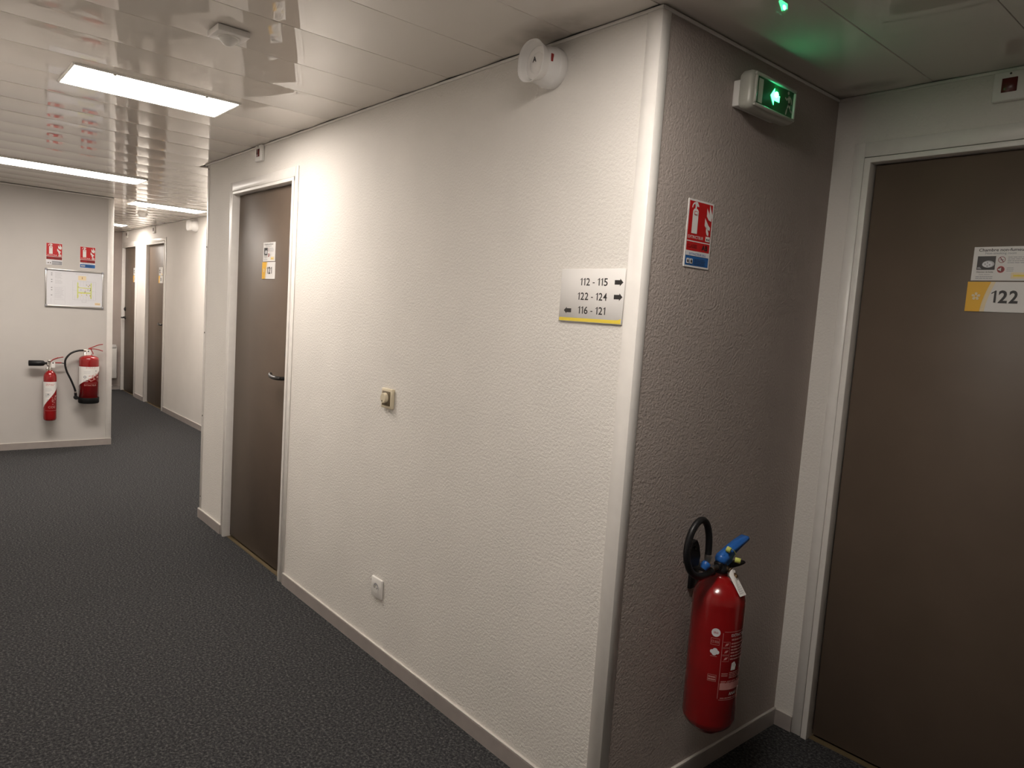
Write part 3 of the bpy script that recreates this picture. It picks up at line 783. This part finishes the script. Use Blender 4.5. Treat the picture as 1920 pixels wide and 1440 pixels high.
# turn print round the axis so that it faces the hall
b.warp(lambda p: (ru + (p[0] - ru) * math.cos(LROT) + (p[2] - rn) * math.sin(LROT), p[1], rn - (p[0] - ru) * math.sin(LROT) + (p[2] - rn) * math.cos(LROT))) if (LROT := -.70) else None
b.build('printed_label', E1)
# valve
b = MB(); b.lathe([(.019, .738), (.021, .742), (.021, .752), (.016, .756), (.014, .768)], (ru - .005, 0, rn), (0, 1, 0), 'black', 24)
b.box(ru - .030, ru + .022, .748, .772, rn - .012, rn + .012, 'black', bev=.004, seg=2); b.build('valve', E1)
b = MB(); b.lathe([(.008, 0), (.008, .018), (.0095, .020), (.0095, .030)], (ru - .030, .757, rn), (-1, .06, 0), 'metal', 16); b.build('hose_fitting', E1)
b = MB(); b.lathe([(.007, 0), (.007, .010), (.009, .011), (.009, .016)], (ru + .004, .752, rn + .012), (0, -.2, 1), 'brass', 16)
b.build('gauge_fitting', E1)
# hose loop
hz = rn + .002
b = MB(); b.tube([(ru - .056, .753, hz), (.290, .747, hz), (.262, .745, hz), (.228, .752, hz), (.197, .775, hz), (.178, .812, hz), (.176, .848, hz), (.190, .885, hz), (.214, .908, hz), (.240, .912, hz), (.262, .895, hz), (.276, .862, hz), (.281, .825, hz), (.281, .806, hz)], .0098, 'black', 16, n=8); b.build('hose', E1)
b = MB(); b.lathe([(.0105, 0), (.0105, -.014), (.0085, -.018), (.0085, -.024)], (.281, .806, hz), (0, 1, 0), 'metal', 16); b.build('ferrule', E1)
b = MB(); b.lathe([(.011, 0), (.014, .006), (.013, .014), (.010, .022)], (.281, .782, hz), (-.5, -.85, -.2), 'blue', 18)
b.build('nozzle_collar', E1)
b = MB(); b.prism([(.214, .780), (.232, .772), (.256, .775), (.262, .800), (.252, .832), (.240, .850), (.222, .845), (.210, .815)], hz - .035, hz - .012, 'black'); b.lathe([(.006, 0), (.004, .004)], (.230, .832, hz - .012), (0, 0, 1), 'black', 12); b.build('nozzle_holder', E1)
# blue lever
b = MB()
def lever(pts, n0, n1, k, nm):
    q = MB(); q.prism(pts, n0, n1, k)
    bm = bmesh.new(); vv = [bm.verts.new(p) for p in q.v[:2 * len(pts)]]
    nn_ = len(pts); bm.faces.new(vv[:nn_][::-1]); bm.faces.new(vv[nn_:])
    for i_ in range(nn_): bm.faces.new((vv[i_], vv[(i_ + 1) % nn_], vv[nn_ + (i_ + 1) % nn_], vv[nn_ + i_]))
    bmesh.ops.recalc_face_normals(bm, faces=bm.faces[:]); bmesh.ops.bevel(bm, geom=bm.edges[:], offset=.003, segments=2, affect='EDGES')
    bm.verts.index_update(); z = MB(); z.add([w_.co[:] for w_ in bm.verts], [[w_.index for w_ in f.verts] for f in bm.faces], k, True); bm.free()
    return z.build(nm, E1)
lever([(.345, .766), (.340, .782), (.350, .794), (.376, .803), (.404, .814), (.432, .823), (.474, .832), (.484, .827), (.480, .818), (.436, .800), (.410, .788), (.400, .776), (.394, .764), (.372, .756)], rn - .014, rn + .014, 'blue', 'lever')
lever([(.376, .748), (.386, .764), (.426, .760), (.471, .755), (.484, .749), (.480, .743), (.446, .741), (.406, .743)], rn - .009, rn + .009, 'black', 'carrying_handle')
b = MB(); b.lathe([(.0085, 0), (.0085, .012), (.004, .0125), (.004, .008)], (.366, .810, rn + .008), (.3, -.3, 1), 'yellow', 14); b.lathe([(.008, 0), (.008, .016), (.004, .0165), (.004, .010)], (.404, .772, rn + .016), (.5, -.1, 1), 'yellow', 14)
b.tube([(.370, .810, rn + .016), (.390, .803, rn + .018), (.406, .785, rn + .018)], .001, 'yellow', 6); b.build('safety_seal', E1)
# inspection tag
b = MB(); tn = rn + .034
out = [(ru + .0 + .016 * math.cos(t), .742 + .014 * math.sin(t)) for t in [PI * i / 10 for i in range(11)]]
b.prism([(ru - .016, .742), (ru - .016, .690), (ru + .016, .690), (ru + .016, .742)] + out[1:-1], tn, tn + .0008, 'p_white')
b.disc(ru, .740, .0075, tn + .0011, 'black', 14); lines(b, ru - .011, ru + .011, .694, .718, 5, tn + .0012, 'p_lgrey', .35)
b.warp(lambda p: (p[0], p[1], p[2] + max(0, .742 - p[1]) * .80)); b.build('inspection_tag', E1)
b = MB(); b.lathe([(.009, 0), (.009, .008), (.006, .009), (.005, .014)], (ru + .003, .738, tn + .001), (.1, 0, 1), 'brass', 8, smooth=False); b.tube([(ru + .003, .742, rn + .026), (ru + .003, .738, tn + .002)], .003, 'brass', 8, False); b.build('nut', E1)

# wall-left extinguishers
def diag_label(b, r0, v0, v1, dl, dr, half, n):
    """white field above a diagonal, red print with pale marks below, wrapped on radius r0"""
    S = 18
    for i in range(S):
        u0 = -half + 2 * half * i / S; u1 = u0 + 2 * half / S
        a0 = dl + (dr - dl) * i / S; a1 = dl + (dr - dl) * (i + 1) / S
        b.flat([(u0, a0), (u1, a1), (u1, v1), (u0, v1)], n, 'p_white')
E2 = thing('fire_extinguisher', frame('x', XL, 0, 0), 'slim red extinguisher with black horn, left one on the left wall', 'fire extinguisher')
u2, n2_, r2 = -.4755, .080, .050
b = MB(); b.lathe([(.001, .262), (.040, .262), (.047, .268), (r2, .280), (r2, .635), (.048, .655), (.042, .674), (.031, .690), (.018, .698), (.016, .706)], (u2, 0, n2_), (0, 1, 0), 'red', 36); b.build('cylinder', E2)
b = MB(); s0_ = 0; half = .075
diag_label(b, r2, .36, .605, .370, .575, half, .0006)
lines(b, -.040, .045, .570, .592, 2, .0009, 'p_pink', .5); lines(b, -.045, .010, .520, .550, 3, .0009, 'p_lgrey', .35); lines(b, -.045, .000, .47, .505, 3, .0009, 'p_grey', .3)
b.disc(-.020, .497, .007, .0011, 'p_grey', 12); b.disc(-.025, .445, .006, .0011, 'p_lgrey', 12)
for i in range(26):
    u = .0 + .06 * random.random(); v = .395 + .07 * random.random() + u * .5; b.rect(u, v, u + .008, v + .005, .0007, 'p_pink')
b.text('CO2', -.020, .375, .018, .0008, 'p_pink', maxw=.055); frect(b, -.045, .352, .06, .3535, .0006, 'p_pink', 10)
wrap(b, u2, n2_, r2, 0); b.build('printed_label', E2)
b = MB(); b.lathe([(.014, .700), (.014, .730), (.011, .735), (.011, .775)], (u2, 0, n2_), (0, 1, 0), 'metal', 18); b.box(u2 - .020, u2 + .012, .775, .795, n2_ - .008, n2_ + .008, 'metal', bev=.003, seg=1)
b.tube([(u2 - .028, .765, n2_), (u2 - .018, .748, n2_), (u2 - .005, .742, n2_)], .007, 'metal', 10); b.build('valve', E2)
b = MB(); b.lathe([(.009, 0), (.010, .016), (.023, .028), (.0245, .050), (.0250, .135), (.022, .135), (.018, .06)], (u2 - .022, .765, n2_), (-1, 0, 0), 'black', 24); b.build('horn', E2)
b = MB(); b.tube([(u2 - .008, .775, n2_), (u2 + .02, .795, n2_), (u2 + .06, .812, n2_), (u2 + .098, .820, n2_)], .0042, 'redplastic', 8); b.tube([(u2 + .0, .778, n2_ + .004), (u2 + .02, .797, n2_ + .004), (u2 + .06, .815, n2_ + .004)], .005, 'redplastic', 8); b.build('lever', E2)
b = MB(); b.box(u2 + .010, u2 + .085, .764, .774, n2_ - .006, n2_ + .006, 'redplastic', bev=.002, seg=1); b.tube([(u2 + .08, .769, n2_), (u2 + .118, .762, n2_)], .004, 'black', 8, False); b.build('carrying_handle', E2)
b = MB(); b.box(u2 + .004, u2 + .034, .728, .778, n2_ + .018, n2_ + .019, 'p_white'); b.disc(u2 + .018, .769, .006, n2_ + .0193, 'black', 12); b.build('inspection_tag', E2)
b = MB(); b.box(u2 - .02, u2 + .02, .60, .72, 0, .010, 'metal', bev=.002, seg=1); b.box(u2 - .01, u2 + .01, .706, .716, .008, n2_ - .012, 'metal'); b.build('wall_bracket', E2)

E3 = thing('fire_extinguisher', frame('x', XL, 0, 0), 'wide red extinguisher with black hose and base, right one on the left wall', 'fire extinguisher')
u3, n3, r3 = -.181, .092, .079
b = MB(); b.lathe([(.001, .425), (r3, .425), (r3, .80), (.0775, .812), (.071, .822), (.058, .831), (.030, .839), (.020, .843), (.018, .850)], (u3, 0, n3), (0, 1, 0), 'red', 44); b.build('cylinder', E3)
b = MB(); b.lathe([(.060, .408), (.076, .410), (.082, .416), (.083, .458), (.081, .462)], (u3, 0, n3), (0, 1, 0), 'blackmat', 40)
b.build('base_cup', E3)
b = MB(); diag_label(b, r3, .54, .742, .566, .716, .122, .0006)
b.text('EAU', 0.0, .728, .010, .0009, 'p_pink', align='CENTER', maxw=.070)
lines(b, -.055, .010, .680, .705, 2, .0009, 'p_lgrey', .3); b.disc(-.045, .650, .012, .0010, 'p_grey', 14); b.disc(-.045, .650, .006, .0014, 'p_white', 10); b.disc(.045, .705, .006, .0011, 'p_grey', 10)
lines(b, -.060, -.010, .605, .630, 2, .0009, 'p_lgrey', .3)
for i in range(44):
    u = -.02 + .10 * random.random(); v = .610 + .05 * random.random() + max(0, u) * .5; b.rect(u, v, u + .009, v + .006, .0007, 'p_pink')
frect(b, -.05, .590, .055, .602, .0007, 'p_dred', 10); b.text('EXTINCTEUR', .0, .570, .015, .0008, 'p_pink', align='CENTER', maxw=.10)
wrap(b, u3, n3, r3, 0); b.build('printed_label', E3)
b = MB(); b.lathe([(.016, .846), (.016, .862), (.011, .866), (.011, .895)], (u3, 0, n3), (0, 1, 0), 'metal', 18); b.lathe([(.008, 0), (.008, .022), (.0095, .024), (.0095, .036)], (u3 - .008, .882, n3), (-1, .02, 0), 'metal', 14)
b.box(u3 - .006, u3 + .020, .888, .905, n3 - .007, n3 + .007, 'redplastic', bev=.002, seg=1); b.build('valve', E3)
b = MB(); b.tube([(u3 - .004, .900, n3), (u3 + .03, .915, n3), (u3 + .075, .935, n3), (u3 + .108, .941, n3)], .0042, 'redplastic', 8); b.build('lever', E3)
b = MB(); b.tube([(u3 + .008, .898, n3), (u3 + .04, .898, n3), (u3 + .080, .890, n3), (u3 + .108, .880, n3)], .0040, 'redplastic', 8); b.tube([(u3 + .012, .897, n3), (u3 + .03, .860, n3), (u3 + .028, .848, n3)], .004, 'redplastic', 8); b.build('carrying_handle', E3)
b = MB(); b.box(u3 - .026, u3 + .010, .842, .888, n3 + .020, n3 + .021, 'p_white'); b.disc(u3 - .010, .876, .006, n3 + .0213, 'black', 12); b.build('inspection_tag', E3)
b = MB(); b.tube([(u3 - .042, .883, n3), (u3 - .085, .880, n3 + .002), (u3 - .140, .857, n3 + .004), (u3 - .178, .810, n3 + .004), (u3 - .186, .760, n3 + .004), (u3 - .172, .695, n3 + .004), (u3 - .140, .620, n3 + .004), (u3 - .114, .550, n3 + .004), (u3 - .104, .515, n3 + .002)], .0082, 'black', 12, n=8); b.build('hose', E3)
b = MB(); b.lathe([(.0095, 0), (.0095, .016)], (u3 - .104, .500, n3 + .002), (-.12, 1, 0), 'metal', 12); b.tube([(u3 - .104, .503, n3 + .002), (u3 - .101, .478, n3)], .011, 'black', 12, False); b.lathe([(.018, -.016), (.018, .016)], (u3 - .100, .460, n3), (0, 0, 1), 'black', 18); b.tube([(u3 - .100, .458, n3), (u3 - .070, .452, n3)], .012, 'black', 12, False); b.build('nozzle', E3)
b = MB(); b.box(u3 - .025, u3 + .025, .68, .86, 0, .010, 'metal', bev=.002, seg=1); b.box(u3 - .012, u3 + .012, .848, .858, .008, n3 - .010, 'metal'); b.build('wall_bracket', E3)

# ------------------------------------------------------------------ heater at the corridor end
r = thing('wall_heater', frame('x', XF, .30, .17), 'white wall heater on the grey wall at the corridor end', 'heater')
b = MB(); b.box(0, .61, 0, .47, .02, .085, 'white', bev=.008, seg=2); b.box(.05, .10, .05, .40, 0, .03, 'white'); b.box(.50, .55, .05, .40, 0, .03, 'white'); b.build('casing', r)
b = MB(); b.box(.012, .598, .440, .485, .03, .092, 'whitegloss', bev=.004, seg=2)
for i in range(12): b.box(.05 + i * .045, .08 + i * .045, .4845, .4862, .04, .08, 'p_grey')
b.build('grille', r)
